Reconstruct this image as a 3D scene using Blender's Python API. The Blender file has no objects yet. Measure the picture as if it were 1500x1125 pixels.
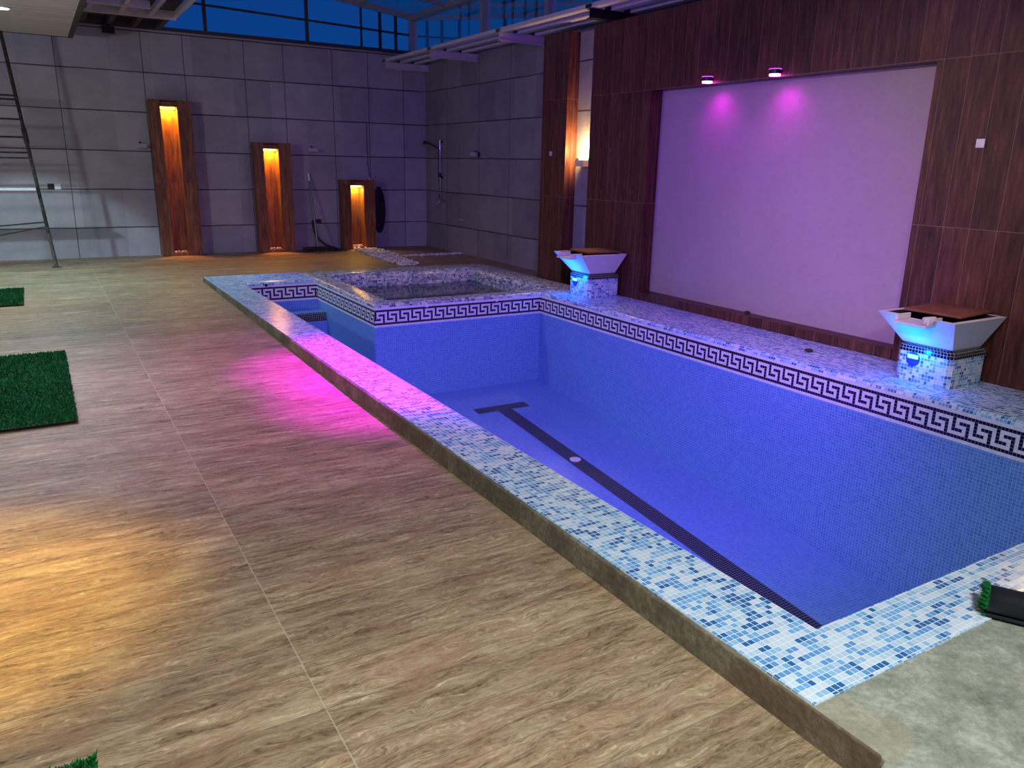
import bpy, bmesh, math, random
from mathutils import Vector, Matrix
random.seed(7)
SC = bpy.context.scene
COL = SC.collection
PI = math.pi

# ------------------------------------------------------------------ colour / node helpers
def lin(r, g, b):
    f = lambda c: (c/255)/12.92 if c/255 <= .04045 else ((c/255+.055)/1.055)**2.4
    return (f(r), f(g), f(b), 1.0)

class G:
    """tiny node-graph writer"""
    def __init__(s, name):
        s.m = bpy.data.materials.new(name); s.m.use_nodes = True
        s.t = s.m.node_tree; s.t.nodes.clear()
        s.out = s.t.nodes.new('ShaderNodeOutputMaterial')
    def put(s, sock, v):
        if isinstance(v, bpy.types.NodeSocket): s.t.links.new(v, sock)
        elif v is not None: sock.default_value = v
    def n(s, typ, ins=None, **props):
        nd = s.t.nodes.new('ShaderNode'+typ)
        for k, v in props.items(): setattr(nd, k, v)
        for k, v in (ins or {}).items(): s.put(nd.inputs[k], v)
        return nd
    def math(s, op, a, b=None, c=None):
        nd = s.n('Math', operation=op)
        s.put(nd.inputs[0], a)
        if b is not None: s.put(nd.inputs[1], b)
        if c is not None: s.put(nd.inputs[2], c)
        return nd.outputs[0]
    def mix(s, fac, a, b, mode='MIX'):
        nd = s.n('Mix', data_type='RGBA', blend_type=mode)
        s.put(nd.inputs[0], fac); s.put(nd.inputs[6], a); s.put(nd.inputs[7], b)
        return nd.outputs[2]
    def ramp(s, fac, stops, interp='LINEAR'):
        nd = s.n('ValToRGB'); nd.color_ramp.interpolation = interp
        el = nd.color_ramp.elements
        while len(el) < len(stops): el.new(0.5)
        for e, (p, c) in zip(el, stops): e.position = p; e.color = c
        s.put(nd.inputs[0], fac); return nd.outputs[0]
    def noise(s, vec, scale, detail=4, rough=.55):
        nd = s.n('TexNoise', {'Vector': vec, 'Scale': scale, 'Detail': detail, 'Roughness': rough})
        return nd.outputs['Fac']
    def white(s, vec, dim='2D'):
        return s.n('TexWhiteNoise', {'Vector': vec}, noise_dimensions=dim).outputs['Value']
    def xyz(s, x, y, z=0.0):
        nd = s.n('CombineXYZ'); s.put(nd.inputs[0], x); s.put(nd.inputs[1], y); s.put(nd.inputs[2], z)
        return nd.outputs[0]
    def sep(s, v):
        nd = s.n('SeparateXYZ', {0: v}); return nd.outputs
    def uv(s): return s.n('TexCoord').outputs['UV']
    def pos(s): return s.n('NewGeometry').outputs['Position']
    def bsdf(s, color, rough=.5, metal=0.0, bump=None, bstr=.3, bdist=.01, spec=.5, **kw):
        b = s.n('BsdfPrincipled', {'Base Color': color, 'Roughness': rough, 'Metallic': metal, 'Specular IOR Level': spec})
        for k, v in kw.items(): s.put(b.inputs[k.replace('_', ' ')], v)
        if bump is not None:
            bn = s.n('Bump', {'Height': bump, 'Strength': bstr, 'Distance': bdist})
            s.t.links.new(bn.outputs[0], b.inputs['Normal'])
        s.t.links.new(b.outputs[0], s.out.inputs[0]); return s.m

M = {}
P = 0.0239            # mosaic pitch in metres

def grout_mask(g, u, v, w):
    fu = g.math('FRACT', u); fv = g.math('FRACT', v)
    mu = g.math('MINIMUM', fu, g.math('SUBTRACT', 1.0, fu))
    mv = g.math('MINIMUM', fv, g.math('SUBTRACT', 1.0, fv))
    d = g.math('MINIMUM', mu, mv)
    return g.math('LESS_THAN', d, w)

def mosaic(name, stops, grout, pair=True, rough=.22, gw=.055, jitter=.0):
    g = G(name)
    s = g.sep(g.uv())
    u = g.math('DIVIDE', s[0], P); v = g.math('DIVIDE', s[1], P)
    fu = g.math('FLOOR', u); fv = g.math('FLOOR', v)
    fine = g.white(g.xyz(fu, fv))
    if pair:
        off = g.math('MULTIPLY', g.white(g.xyz(fv, 3.0)), 7.0)
        cu = g.math('FLOOR', g.math('DIVIDE', g.math('ADD', fu, off), 2.3))
        coarse = g.white(g.xyz(cu, g.math('ADD', fv, 91.0)))
        sel = g.math('GREATER_THAN', g.white(g.xyz(g.math('ADD', cu, 17.0), fv)), .45)
        val = g.math('ADD', g.math('MULTIPLY', coarse, sel), g.math('MULTIPLY', fine, g.math('SUBTRACT', 1.0, sel)))
    else:
        val = fine
    col = g.ramp(val, stops, 'CONSTANT' if pair else 'LINEAR')
    m = grout_mask(g, u, v, gw)
    col = g.mix(m, col, grout)
    h = g.math('SUBTRACT', 1.0, m)
    tilt = g.math('ADD', h, g.math('MULTIPLY', g.noise(g.uv(), 60.0, 2), .25))
    r = g.math('ADD', g.math('MULTIPLY', m, .4), rough)
    M[name] = g.bsdf(col, r, bump=tilt, bstr=.22, bdist=.002)

W1, W2 = lin(202, 214, 222), lin(180, 202, 216)
LB, MB_, DB = lin(146, 186, 214), lin(96, 152, 200), lin(44, 104, 160)
mosaic('mosaic_mix', [(0, W1), (.22, W2), (.40, LB), (.54, MB_), (.74, lin(118, 172, 214)), (.85, DB)], lin(220, 232, 236))
mosaic('mosaic_grey', [(0, lin(205, 205, 205)), (.25, lin(170, 178, 184)), (.48, lin(140, 155, 168)), (.62, lin(96, 118, 146)), (.78, lin(120, 150, 180)), (.86, lin(48, 66, 104))], lin(200, 204, 206))
mosaic('mosaic_blue', [(0, lin(74, 122, 190)), (1, lin(94, 142, 206))], lin(150, 186, 220), pair=False, rough=.28, gw=.06)
mosaic('tile_black', [(0, lin(7, 7, 12)), (1, lin(16, 16, 24))], lin(120, 124, 130), pair=False, rough=.18, gw=.06)
mosaic('tile_black_pale_joint', [(0, lin(6, 6, 10)), (1, lin(14, 14, 20))], lin(170, 172, 170), pair=False, rough=.18, gw=.055)
mosaic('tile_white', [(0, lin(214, 212, 218)), (1, lin(228, 226, 230))], lin(196, 194, 204), pair=False, rough=.2, gw=.035)

def wood_floor():
    g = G('wood_look_floor')
    s = g.sep(g.pos())
    u = g.math('DIVIDE', g.math('SUBTRACT', s[0], .57), 1.2); v = g.math('DIVIDE', s[1], .2)
    fu = g.math('FLOOR', u); fv = g.math('FLOOR', v)
    rnd = g.white(g.xyz(fu, fv)); rnd2 = g.white(g.xyz(g.math('ADD', fu, 40.0), fv))
    sx = g.math('MULTIPLY', s[0], 3.6); 
    sx = g.math('ADD', sx, g.math('MULTIPLY', rnd, 40.0))
    sy = g.math('ADD', g.math('MULTIPLY', s[1], 26.0), g.math('MULTIPLY', rnd2, 30.0))
    wav = g.noise(g.xyz(g.math('ADD', g.math('MULTIPLY', s[0], 3.2), g.math('MULTIPLY', rnd, 9.0)), g.math('MULTIPLY', s[1], 8.0)), 1.0, 3)
    sy = g.math('ADD', sy, g.math('MULTIPLY', wav, 3.2))
    wv = g.xyz(sx, sy)
    n1 = g.noise(wv, 1.0, 8, .7)
    n2 = g.noise(g.xyz(g.math('MULTIPLY', sx, 2.6), g.math('MULTIPLY', sy, 5.0)), 1.3, 6, .7)
    big = g.noise(g.xyz(g.math('MULTIPLY', s[0], 2.0), g.math('MULTIPLY', s[1], 5.0)), 1.0, 3)
    n4 = g.noise(g.xyz(g.math('MULTIPLY', sx, 11.0), g.math('MULTIPLY', sy, 4.5)), 1.0, 5, .7)
    f = g.math('ADD', g.math('ADD', g.math('MULTIPLY', n1, .5), g.math('MULTIPLY', n2, .25)), g.math('MULTIPLY', n4, .25))
    col = g.ramp(f, [(.38, lin(64, 46, 32)), (.44, lin(118, 96, 70)), (.5, lin(148, 124, 93)), (.56, lin(168, 145, 112)), (.63, lin(214, 194, 160))])
    # thin dark and pale grain lines
    n3 = g.noise(g.xyz(g.math('MULTIPLY', sx, .55), g.math('MULTIPLY', sy, 1.3)), 1.0, 4, .6)
    dk = g.ramp(n3, [(.555, (0, 0, 0, 1)), (.575, (1, 1, 1, 1)), (.595, (0, 0, 0, 1))])
    pl = g.ramp(n3, [(.425, (0, 0, 0, 1)), (.44, (1, 1, 1, 1)), (.455, (0, 0, 0, 1))])
    col = g.mix(g.math('MULTIPLY', dk, .45), col, lin(78, 58, 40))
    col = g.mix(g.math('MULTIPLY', pl, .40), col, lin(214, 196, 162))
    # knots
    vor = g.n('TexVoronoi', {'Vector': g.xyz(g.math('MULTIPLY', s[0], 1.9), g.math('MULTIPLY', s[1], 6.5)), 'Scale': 1.0, 'Randomness': 1.0})
    kn = g.math('LESS_THAN', vor.outputs['Distance'], .085)
    ksel = g.math('MULTIPLY', kn, g.noise(g.pos(), 30.0, 3))
    col = g.mix(g.math('MULTIPLY', ksel, .85), col, lin(92, 80, 68))
    b1 = g.noise(g.xyz(g.math('MULTIPLY', s[0], 2.6), g.math('MULTIPLY', s[1], 7.0)), 1.0, 5, .65)
    b2 = g.noise(g.xyz(g.math('MULTIPLY', s[0], 3.1), g.math('ADD', g.math('MULTIPLY', s[1], 9.0), 40.0)), 1.0, 6, .7)
    col = g.mix(g.ramp(b1, [(.50, (0, 0, 0, 1)), (.66, (.4, .4, .4, 1))]), col, lin(146, 104, 78))
    col = g.mix(g.ramp(b2, [(.52, (0, 0, 0, 1)), (.68, (.6, .6, .6, 1))]), col, lin(178, 160, 126))
    tone = g.math('ADD', .84, g.math('MULTIPLY', rnd, .26))
    col = g.mix(1.0, col, g.xyz(tone, tone, tone), 'MULTIPLY')
    fu_ = g.math('FRACT', u); fv_ = g.math('FRACT', v)
    eu = g.math('MULTIPLY', g.math('MINIMUM', fu_, g.math('SUBTRACT', 1.0, fu_)), 1.2)
    ev = g.math('MULTIPLY', g.math('MINIMUM', fv_, g.math('SUBTRACT', 1.0, fv_)), .2)
    mu = g.math('LESS_THAN', eu, .0022); mv = g.math('LESS_THAN', ev, .0016)
    col = g.mix(g.math('MULTIPLY', mu, .45), col, lin(196, 184, 160))
    col = g.mix(g.math('MULTIPLY', mv, .6), col, lin(92, 78, 62))
    rough = g.math('ADD', .42, g.math('MULTIPLY', n2, .2))
    M['floor'] = g.bsdf(col, rough, bump=f, bstr=.18, bdist=.004, spec=.35)
wood_floor()

def wood_vertical(name, stops, wy=.2, lz=1.205, off=.01, swap=False, seam=.5):
    """vertical plank tiles; across = world y (walls along y) or x"""
    g = G(name)
    s = g.sep(g.pos())
    ac = g.math('ADD', s[1], g.math('MULTIPLY', s[0], 1.0))
    u = g.math('DIVIDE', ac, wy); v = g.math('DIVIDE', g.math('SUBTRACT', s[2], off), lz)
    fu = g.math('FLOOR', u); fv = g.math('FLOOR', v)
    rnd = g.white(g.xyz(fu, fv)); rnd2 = g.white(g.xyz(g.math('ADD', fu, 11.0), fv))
    a = g.math('ADD', g.math('MULTIPLY', ac, 24.0), g.math('MULTIPLY', rnd, 50.0))
    b = g.math('ADD', g.math('MULTIPLY', s[2], 2.4), g.math('MULTIPLY', rnd2, 30.0))
    n1 = g.noise(g.xyz(a, b), 1.0, 6, .6)
    n2 = g.noise(g.xyz(g.math('MULTIPLY', a, 2.4), g.math('MULTIPLY', b, 2.0)), 1.0, 5, .62)
    f = g.math('ADD', g.math('MULTIPLY', n1, .6), g.math('MULTIPLY', n2, .4))
    col = g.ramp(f, stops)
    tone = g.math('ADD', .8, g.math('MULTIPLY', rnd, .4))
    col = g.mix(1.0, col, g.xyz(tone, tone, tone), 'MULTIPLY')
    ev = g.math('MULTIPLY', g.math('MINIMUM', g.math('FRACT', u), g.math('SUBTRACT', 1.0, g.math('FRACT', u))), wy)
    ez = g.math('MULTIPLY', g.math('MINIMUM', g.math('FRACT', v), g.math('SUBTRACT', 1.0, g.math('FRACT', v))), lz)
    col = g.mix(g.math('MULTIPLY', g.math('LESS_THAN', ev, .0022), seam), col, lin(150, 118, 100))
    col = g.mix(g.math('MULTIPLY', g.math('LESS_THAN', ez, .0025), seam), col, lin(150, 118, 100))
    M[name] = g.bsdf(col, .42, bump=f, bstr=.15, bdist=.004, spec=.3)
wood_vertical('wood_cladding', [(.34, lin(36, 19, 16)), (.45, lin(70, 38, 30)), (.55, lin(88, 50, 38)), (.64, lin(104, 64, 48)), (.74, lin(138, 94, 74))])
wood_vertical('wood_niche', [(.3, lin(64, 38, 22)), (.45, lin(104, 64, 38)), (.55, lin(130, 84, 52)), (.68, lin(156, 106, 68))], seam=.15)

def wall_tiles(name, xs, axis, z0=.52, dz=.587, c0=110, c1=138):
    g = G(name)
    s = g.sep(g.pos())
    c = s[0] if axis == 'x' else s[1]
    wob = g.math('MULTIPLY', g.math('SUBTRACT', g.noise(g.pos(), 1.6, 3), .5), .022)
    zz = g.math('ADD', s[2], wob)
    v = g.math('DIVIDE', g.math('SUBTRACT', zz, z0), dz)
    fv = g.math('FRACT', v)
    ez = g.math('MULTIPLY', g.math('MINIMUM', fv, g.math('SUBTRACT', 1.0, fv)), dz)
    thick = g.math('ADD', .003, g.math('MULTIPLY', g.noise(g.pos(), 2.3, 3), .012))
    m = g.math('LESS_THAN', ez, thick)
    cc = g.math('ADD', c, wob)
    for x in xs:
        m = g.math('MAXIMUM', m, g.math('LESS_THAN', g.math('ABSOLUTE', g.math('SUBTRACT', cc, x)), .0055))
    n = g.noise(g.pos(), 3.0, 5)
    rowid = g.white(g.xyz(g.math('FLOOR', v), g.math('FLOOR', g.math('DIVIDE', c, .6))))
    col = g.ramp(g.math('ADD', g.math('MULTIPLY', n, .7), g.math('MULTIPLY', rowid, .3)), [(.25, lin(c0, c0-2, c0+2)), (.75, lin(c1, c1-3, c1))])
    col = g.mix(g.math('MULTIPLY', m, .85), col, lin(38, 36, 40))
    M[name] = g.bsdf(col, .55, bump=g.math('SUBTRACT', 1.0, m), bstr=.5, bdist=.006, spec=.3)
wall_tiles('tile_wall_back', [-1.9, -.7, .49, 1.67, 2.27, 3.2, 3.84, 4.68, 5.33, 6.0], 'x', c0=134, c1=164)
wall_tiles('tile_wall_side', [10.93, 11.92, 13.12], 'y')

def concrete(name, c0, c1, c2, scale=6.0, stain=None):
    g = G(name)
    p = g.pos()
    n = g.noise(p, scale, 8, .68); n2 = g.noise(p, scale*7, 6, .7); n3 = g.noise(p, 1.3, 3)
    f = g.math('ADD', g.math('MULTIPLY', n, .6), g.math('MULTIPLY', n2, .4))
    col = g.ramp(f, [(.32, c0), (.5, c1), (.68, c2)])
    if stain: col = g.mix(g.math('MULTIPLY', g.math('GREATER_THAN', n3, .55), .35), col, stain)
    M[name] = g.bsdf(col, .8, bump=f, bstr=.55, bdist=.02, spec=.25)
concrete('concrete', lin(98, 98, 84), lin(142, 143, 126), lin(186, 186, 168), 7.0, lin(152, 140, 112))
concrete('concrete_edge', lin(64, 56, 44), lin(104, 96, 78), lin(150, 140, 116), 5.0, lin(104, 74, 50))
concrete('plaster_white', lin(156, 142, 140), lin(162, 148, 146), lin(166, 154, 150), 2.0)
concrete('plaster_beige', lin(150, 146, 138), lin(160, 156, 148), lin(170, 166, 158), 2.0)
concrete('stone_white', lin(170, 165, 158), lin(206, 202, 196), lin(226, 222, 216), 30.0)
concrete('stone_dark', lin(30, 28, 26), lin(54, 50, 46), lin(84, 78, 70), 40.0)
concrete('wood_board', lin(96, 58, 42), lin(128, 80, 60), lin(146, 98, 76), 9.0)
concrete('steel_painted', lin(180, 172, 172), lin(196, 188, 188), lin(206, 200, 198), 14.0)
concrete('steel_dark', lin(56, 50, 46), lin(78, 72, 66), lin(104, 96, 86), 18.0)
concrete('rusty_pipe', lin(20, 18, 18), lin(40, 36, 34), lin(96, 86, 70), 22.0)
concrete('bowl_white', lin(206, 204, 204), lin(212, 210, 210), lin(218, 216, 216), 5.0)

def plain(name, c, rough=.5, metal=0.0, vary=.12, **kw):
    g = G(name)
    n = g.noise(g.pos(), 20.0, 3)
    k = g.math('ADD', 1-vary/2, g.math('MULTIPLY', n, vary))
    col = g.mix(1.0, c, g.xyz(k, k, k), 'MULTIPLY')
    M[name] = g.bsdf(col, rough, metal, **kw)
plain('black_plastic', lin(16, 16, 18), .45)
plain('black_rubber_and_shade', lin(14, 18, 22), .6)
plain('black_paint', lin(4, 4, 5), .7)
plain('white_plastic', lin(225, 224, 222), .4)
plain('grey_plastic', lin(160, 158, 160), .5)
plain('chrome', lin(190, 190, 194), .15, 1.0)
plain('steel_pole', lin(120, 118, 120), .35, .6)
plain('aluminium', lin(150, 146, 146), .5, .25)
plain('frame_dark', lin(58, 54, 60), .5, .2)
plain('turf_backing', lin(8, 40, 14), .9)
plain('lamp_body', lin(40, 36, 40), .4, .5)
plain('sconce_body', lin(176, 160, 140), .5)
plain('ring_blue', lin(40, 60, 140), .3)
plain('wrapping', lin(206, 200, 196), .6)

def turf(name, a, b):
    g = G(name); n = g.noise(g.pos(), 90.0, 2); n2 = g.noise(g.pos(), 5.0, 3)
    col = g.ramp(g.math('ADD', g.math('MULTIPLY', n, .7), g.math('MULTIPLY', n2, .3)), [(.3, a), (.7, b)])
    M[name] = g.bsdf(col, .75, spec=.2)
turf('turf_green', lin(4, 62, 22), lin(22, 118, 52))

def pvc():
    g = G('pvc_ceiling'); s = g.sep(g.pos())
    f = g.math('FRACT', g.math('DIVIDE', s[1], .2))
    rib = g.math('LESS_THAN', f, .06)
    n = g.noise(g.xyz(g.math('MULTIPLY', s[0], .7), g.math('MULTIPLY', s[1], 9.0)), 1.0, 4)
    col = g.ramp(n, [(.3, lin(186, 176, 164)), (.7, lin(216, 208, 198))])
    col = g.mix(g.math('MULTIPLY', rib, .5), col, lin(96, 90, 84))
    M['pvc_ceiling'] = g.bsdf(col, .5, bump=g.math('SUBTRACT', 1.0, rib), bstr=.4, bdist=.01)
pvc()

def glow(name, c, strength):
    g = G(name)
    fac = g.noise(g.pos(), 3.0, 1)
    e = g.n('Emission', {'Color': c, 'Strength': strength})
    g.t.links.new(e.outputs[0], g.out.inputs[0]); M[name] = g.m
glow('glow_amber', (1.0, .50, .06, 1), 9.0)
glow('glow_yellow', (1.0, .62, .10, 1), 7.0)
glow('glow_warm', (1.0, .72, .34, 1), 28.0)
glow('glow_magenta', (1.0, .12, 1.0, 1), 14.0)
glow('glow_magenta_rim', (.7, .08, .9, 1), 1.6)
glow('glow_blue', (.04, .55, 1.0, 1), 14.0)
glow('glow_cool', (.55, 1.0, .85, 1), 8.0)

def glass(name, tint, refl=.12):
    g = G(name)
    lw = g.n('LayerWeight', {'Blend': .25})
    wave = g.noise(g.pos(), .8, 2)
    t = g.n('BsdfTransparent', {'Color': tint})
    gl = g.n('BsdfGlossy', {'Color': (1, 1, 1, 1), 'Roughness': .03})
    mx = g.n('MixShader', {0: g.math('MULTIPLY', lw.outputs['Fresnel'], g.math('ADD', refl, g.math('MULTIPLY', wave, .1)))})
    g.t.links.new(t.outputs[0], mx.inputs[1]); g.t.links.new(gl.outputs[0], mx.inputs[2])
    g.t.links.new(mx.outputs[0], g.out.inputs[0]); M[name] = g.m
glass('glass_clear', (.92, .95, 1, 1), .3)
glass('glass_tinted', (.50, .66, .62, 1), .5)

def water():
    g = G('hot_tub_water')
    n = g.noise(g.pos(), 6.0, 3)
    b = g.n('BsdfPrincipled', {'Base Color': lin(70, 96, 104), 'Roughness': .06, 'IOR': 1.33, 'Transmission Weight': .75})
    bp = g.n('Bump', {'Height': n, 'Strength': .1, 'Distance': .02}); g.t.links.new(bp.outputs[0], b.inputs['Normal'])
    g.t.links.new(b.outputs[0], g.out.inputs[0]); M['water'] = g.m
water()

# ------------------------------------------------------------------ mesh builder
WL = {}
class MB:
    def __init__(s): s.v = []; s.f = []; s.uv = []; s.mi = []
    def quad(s, pts, uvs=None, mi=0):
        pts = [Vector(p) for p in pts]; i = len(s.v); s.v += pts
        s.f.append(list(range(i, i+len(pts))))
        if uvs is None:
            n = Vector((0, 0, 0))
            for k in range(len(pts)):
                a, b = pts[k], pts[(k+1) % len(pts)]; n += a.cross(b)
            ax = max(range(3), key=lambda q: abs(n[q]))
            uvs = [((p.y, p.z), (p.x, p.z), (p.x, p.y))[ax] for p in pts]
        s.uv.append(list(uvs)); s.mi.append(mi); return s
    def box(s, x0, x1, y0, y1, z0, z1, mi=0, skip=''):
        a = [(x0, y0), (x1, y0), (x1, y1), (x0, y1)]
        if 'b' not in skip: s.quad([(x, y, z0) for x, y in reversed(a)], mi=mi)
        if 't' not in skip: s.quad([(x, y, z1) for x, y in a], mi=mi)
        for k in range(4):
            p, q = a[k], a[(k+1) % 4]
            s.quad([(p[0], p[1], z0), (q[0], q[1], z0), (q[0], q[1], z1), (p[0], p[1], z1)], mi=mi)
        return s
    def beam(s, a, b, w, h, up=(0, 0, 1), mi=0):
        a, b = Vector(a), Vector(b); d = (b-a).normalized(); u = Vector(up)
        r = d.cross(u).normalized(); u = r.cross(d).normalized()
        c = [(-w/2, -h/2), (w/2, -h/2), (w/2, h/2), (-w/2, h/2)]
        A = [a + r*x + u*y for x, y in c]; B = [b + r*x + u*y for x, y in c]
        s.quad(A[::-1], mi=mi); s.quad(B, mi=mi)
        # faces wound outward
        for k in range(4): s.quad([A[k], A[(k+1) % 4], B[(k+1) % 4], B[k]], mi=mi)
        return s
    def tube(s, pts, r, n=10, mi=0, cap=True):
        pts = [Vector(p) for p in pts]; rr = r if isinstance(r, (list, tuple)) else [r]*len(pts)
        rings = []; prev = None
        for k, p in enumerate(pts):
            d = (pts[min(k+1, len(pts)-1)] - pts[max(k-1, 0)]).normalized()
            if prev is None:
                ref = Vector((0, 0, 1)) if abs(d.z) < .9 else Vector((1, 0, 0))
                x = d.cross(ref).normalized()
            else:
                x = (prev - d*prev.dot(d)).normalized()
            prev = x; y = d.cross(x)
            rings.append([p + (x*math.cos(2*PI*j/n) + y*math.sin(2*PI*j/n))*rr[k] for j in range(n)])
        for k in range(len(rings)-1):
            for j in range(n):
                s.quad([rings[k][j], rings[k][(j+1) % n], rings[k+1][(j+1) % n], rings[k+1][j]], mi=mi)
        if cap: s.quad(rings[0][::-1], mi=mi); s.quad(rings[-1], mi=mi)
        return s
    def cyl(s, a, b, r, n=20, mi=0): return s.tube([a, b], r, n, mi)
    def sweep(s, path, profile, mi=0, u0=0.0):
        """path: list of (point, sideways unit vector); profile: list of (sideways, z). quads with arc-length uvs"""
        vs = [0.0]
        for k in range(1, len(profile)): vs.append(vs[-1] + math.dist(profile[k], profile[k-1]))
        us = [u0]
        for k in range(1, len(path)): us.append(us[-1] + (Vector(path[k][0])-Vector(path[k-1][0])).length)
        R = [[Vector((p[0]+d[0]*a, p[1]+d[1]*a, p[2]+z)) for a, z in profile] for p, d in path]
        for i in range(len(path)-1):
            for k in range(len(profile)-1):
                s.quad([R[i][k], R[i+1][k], R[i+1][k+1], R[i][k+1]],
                       [(us[i], vs[k]), (us[i+1], vs[k]), (us[i+1], vs[k+1]), (us[i], vs[k+1])], mi)
        return s
    def build(s, name, mats, parent=None, smooth=False, bevel=0.0, origin=None, merge=True):
        me = bpy.data.meshes.new(name)
        base = WL[parent.name] if parent else None
        if origin is not None: o3 = Vector(origin)
        else:
            xs = [p.x for p in s.v]; ys = [p.y for p in s.v]; zs = [p.z for p in s.v]
            o3 = Vector(((min(xs)+max(xs))/2, (min(ys)+max(ys))/2, min(zs)))
        me.from_pydata([p-o3 for p in s.v], [], s.f)
        ul = me.uv_layers.new(name='UVMap'); k = 0
        for uvs in s.uv:
            for q in uvs: ul.data[k].uv = q; k += 1
        me.polygons.foreach_set('material_index', s.mi)
        if not isinstance(mats, (list, tuple)): mats = [mats]
        for m in mats: me.materials.append(M[m])
        bm = bmesh.new(); bm.from_mesh(me)
        if merge: bmesh.ops.remove_doubles(bm, verts=bm.verts, dist=1e-5)
        bmesh.ops.recalc_face_normals(bm, faces=bm.faces)
        bm.to_mesh(me); bm.free()
        if smooth:
            me.polygons.foreach_set('use_smooth', [True]*len(me.polygons))
            try: me.set_sharp_from_angle(angle=math.radians(40))
            except Exception: pass
        o = bpy.data.objects.new(name, me); COL.objects.link(o)
        if parent: o.parent = parent; o.location = o3-base
        else: o.location = o3
        WL[o.name] = o3
        if bevel:
            b = o.modifiers.new('edge', 'BEVEL'); b.width = bevel; b.segments = 2; b.limit_method = 'ANGLE'; b.angle_limit = math.radians(35)
        return o

def tag(o, label, cat, group=None, kind=None):
    o['label'] = label; o['category'] = cat
    if group: o['group'] = group
    if kind: o['kind'] = kind
    return o
def thing(name, loc, label, cat, group=None):
    o = bpy.data.objects.new(name, None); COL.objects.link(o); o.location = loc; o.empty_display_size = .1
    WL[o.name] = Vector(loc); return tag(o, label, cat, group)
def struct(o): o['kind'] = 'structure'; return o
def group_empty(name, loc):
    o = bpy.data.objects.new(name, None); COL.objects.link(o); o.location = loc; WL[o.name] = Vector(loc); o['kind'] = 'structure'; return o

# ------------------------------------------------------------------ dimensions
XL, XR, YF, YB = 2.08, 5.13, 1.44, 9.97          # pool inner
JX0, JY0 = 3.00, 7.90                             # hot tub corner in the pool
CX0, CX1, CY0, CY1 = 1.755, 5.85, 1.185, 10.75    # coping outer
ZC = .12
WX = 5.90                                         # wood wall face
GX = 6.44                                         # grey side wall face
BY = 14.03                                        # back wall face
FT = .081; FB = FT - 9*P                          # frieze band
def pf(y): return -.98 + (y-7.8)*.0906            # pool floor height
def zf(y): return 0.0 if y < 5 else min(.06, (y-5)*.0105)

# ------------------------------------------------------------------ setting
def build_setting():
    m = MB()
    ys = [-3.2, 0, 1.0, 2, 3.5, 5, 6, 7, 8, 9, 10, CY1+.02]
    for a, b in zip(ys, ys[1:]): m.quad([(-4, a, zf(a)), (1.76, a, zf(a)), (1.76, b, zf(b)), (-4, b, zf(b))])
    ys = [CY1+.02, 12, BY+.1]
    for a, b in zip(ys, ys[1:]):
        m.quad([(-4, a, zf(a)), (1.76, a, zf(a)), (1.76, b, zf(b)), (-4, b, zf(b))])
        m.quad([(1.76, a, zf(a)), (GX+.1, a, zf(a)), (GX+.1, b, zf(b)), (1.76, b, zf(b))])
    m.quad([(5.80, 6.9, .058), (GX+.1, 6.9, .058), (GX+.1, CY1+.02, .058), (5.80, CY1+.02, .058)])
    struct(m.build('floor', 'floor', origin=(0, 0, 0)))
    struct(MB().box(-4.1, GX+.3, BY, BY+.2, -.1, 3.48).build('wall_back', 'tile_wall_back'))
    struct(MB().box(-4.1, GX+.2, BY-.03, BY+.2, 3.48, 3.545).build('trim_1', 'frame_dark'))
    struct(MB().box(-4.1, 5.6, BY-.05, BY-.03, 3.462, 3.485).build('trim_2', 'aluminium'))
    struct(MB().box(GX, GX+.2, -3.2, BY, -.1, 3.40).build('wall_right', 'tile_wall_side'))
    # timber-look cladding standing in front of the grey wall, with the recess for the white panel and two lamp slots
    S1 = (8.09, 8.60); S2 = (2.13, 2.64); PY = (3.755, 6.99); PZ = (.225, 2.415); top = 3.205
    m = MB()
    m.box(WX, GX-.002, S1[1], 9.17, -.1, top)
    m.box(WX, GX-.002, PY[1], S1[0], -.1, top)
    m.box(WX, GX-.002, S2[1], PY[0], -.1, top)
    m.box(WX, GX-.002, -3.2, S2[0], -.1, top)
    m.box(WX, GX-.002, PY[0], PY[1], PZ[1], top)
    for q in (S1, S2): struct(MB().box(6.07, GX-.003, q[0]+.001, q[1]-.001, -.09, top-.002).build('wall_right_slot', 'tile_wall_side'))
    struct(m.build('wall_right_cladding', 'wood_cladding', merge=False))
    struct(MB().box(6.06, GX-.004, PY[0], PY[1], .10, PZ[1]).build('wall_right_panel', 'plaster_white'))
    struct(MB().box(WX-.012, 6.06, PY[0]+.002, PY[1]-.002, .10, PZ[0]-.012).build('trim_3', 'wood_cladding', bevel=.004))
    struct(MB().box(-4.2, -4, -3.3, BY, -.1, 4.2).build('wall_left', 'plaster_beige'))
    struct(MB().box(-4.2, GX+.2, -3.4, -3.2, -.1, 4.2).build('wall_front', 'plaster_beige'))
    # PVC soffit on the left
    struct(MB().box(-4, .66, -3.2, 13.33, 3.2, 3.27).build('ceiling', 'pvc_ceiling'))
    struct(MB().box(.66, .725, -3.2, 13.38, 3.19, 3.30).box(-4, .66, 13.33, 13.38, 3.195, 3.29).build('trim_4', 'steel_dark', bevel=.006))
    # concrete margin in front of the pool
    m = MB().box(1.745, WX, -3.2, CY0+.25, -.1, .1135)
    m.quad([(1.56, -3.2, -.01), (1.747, -3.2, .112), (1.747, .955, .112), (1.60, .93, -.01)])
    m.quad([(1.60, .93, -.01), (1.747, .955, .112), (1.747, .955, -.01)])
    struct(m.build('floor_concrete', 'concrete', bevel=.006))
build_setting()

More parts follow.
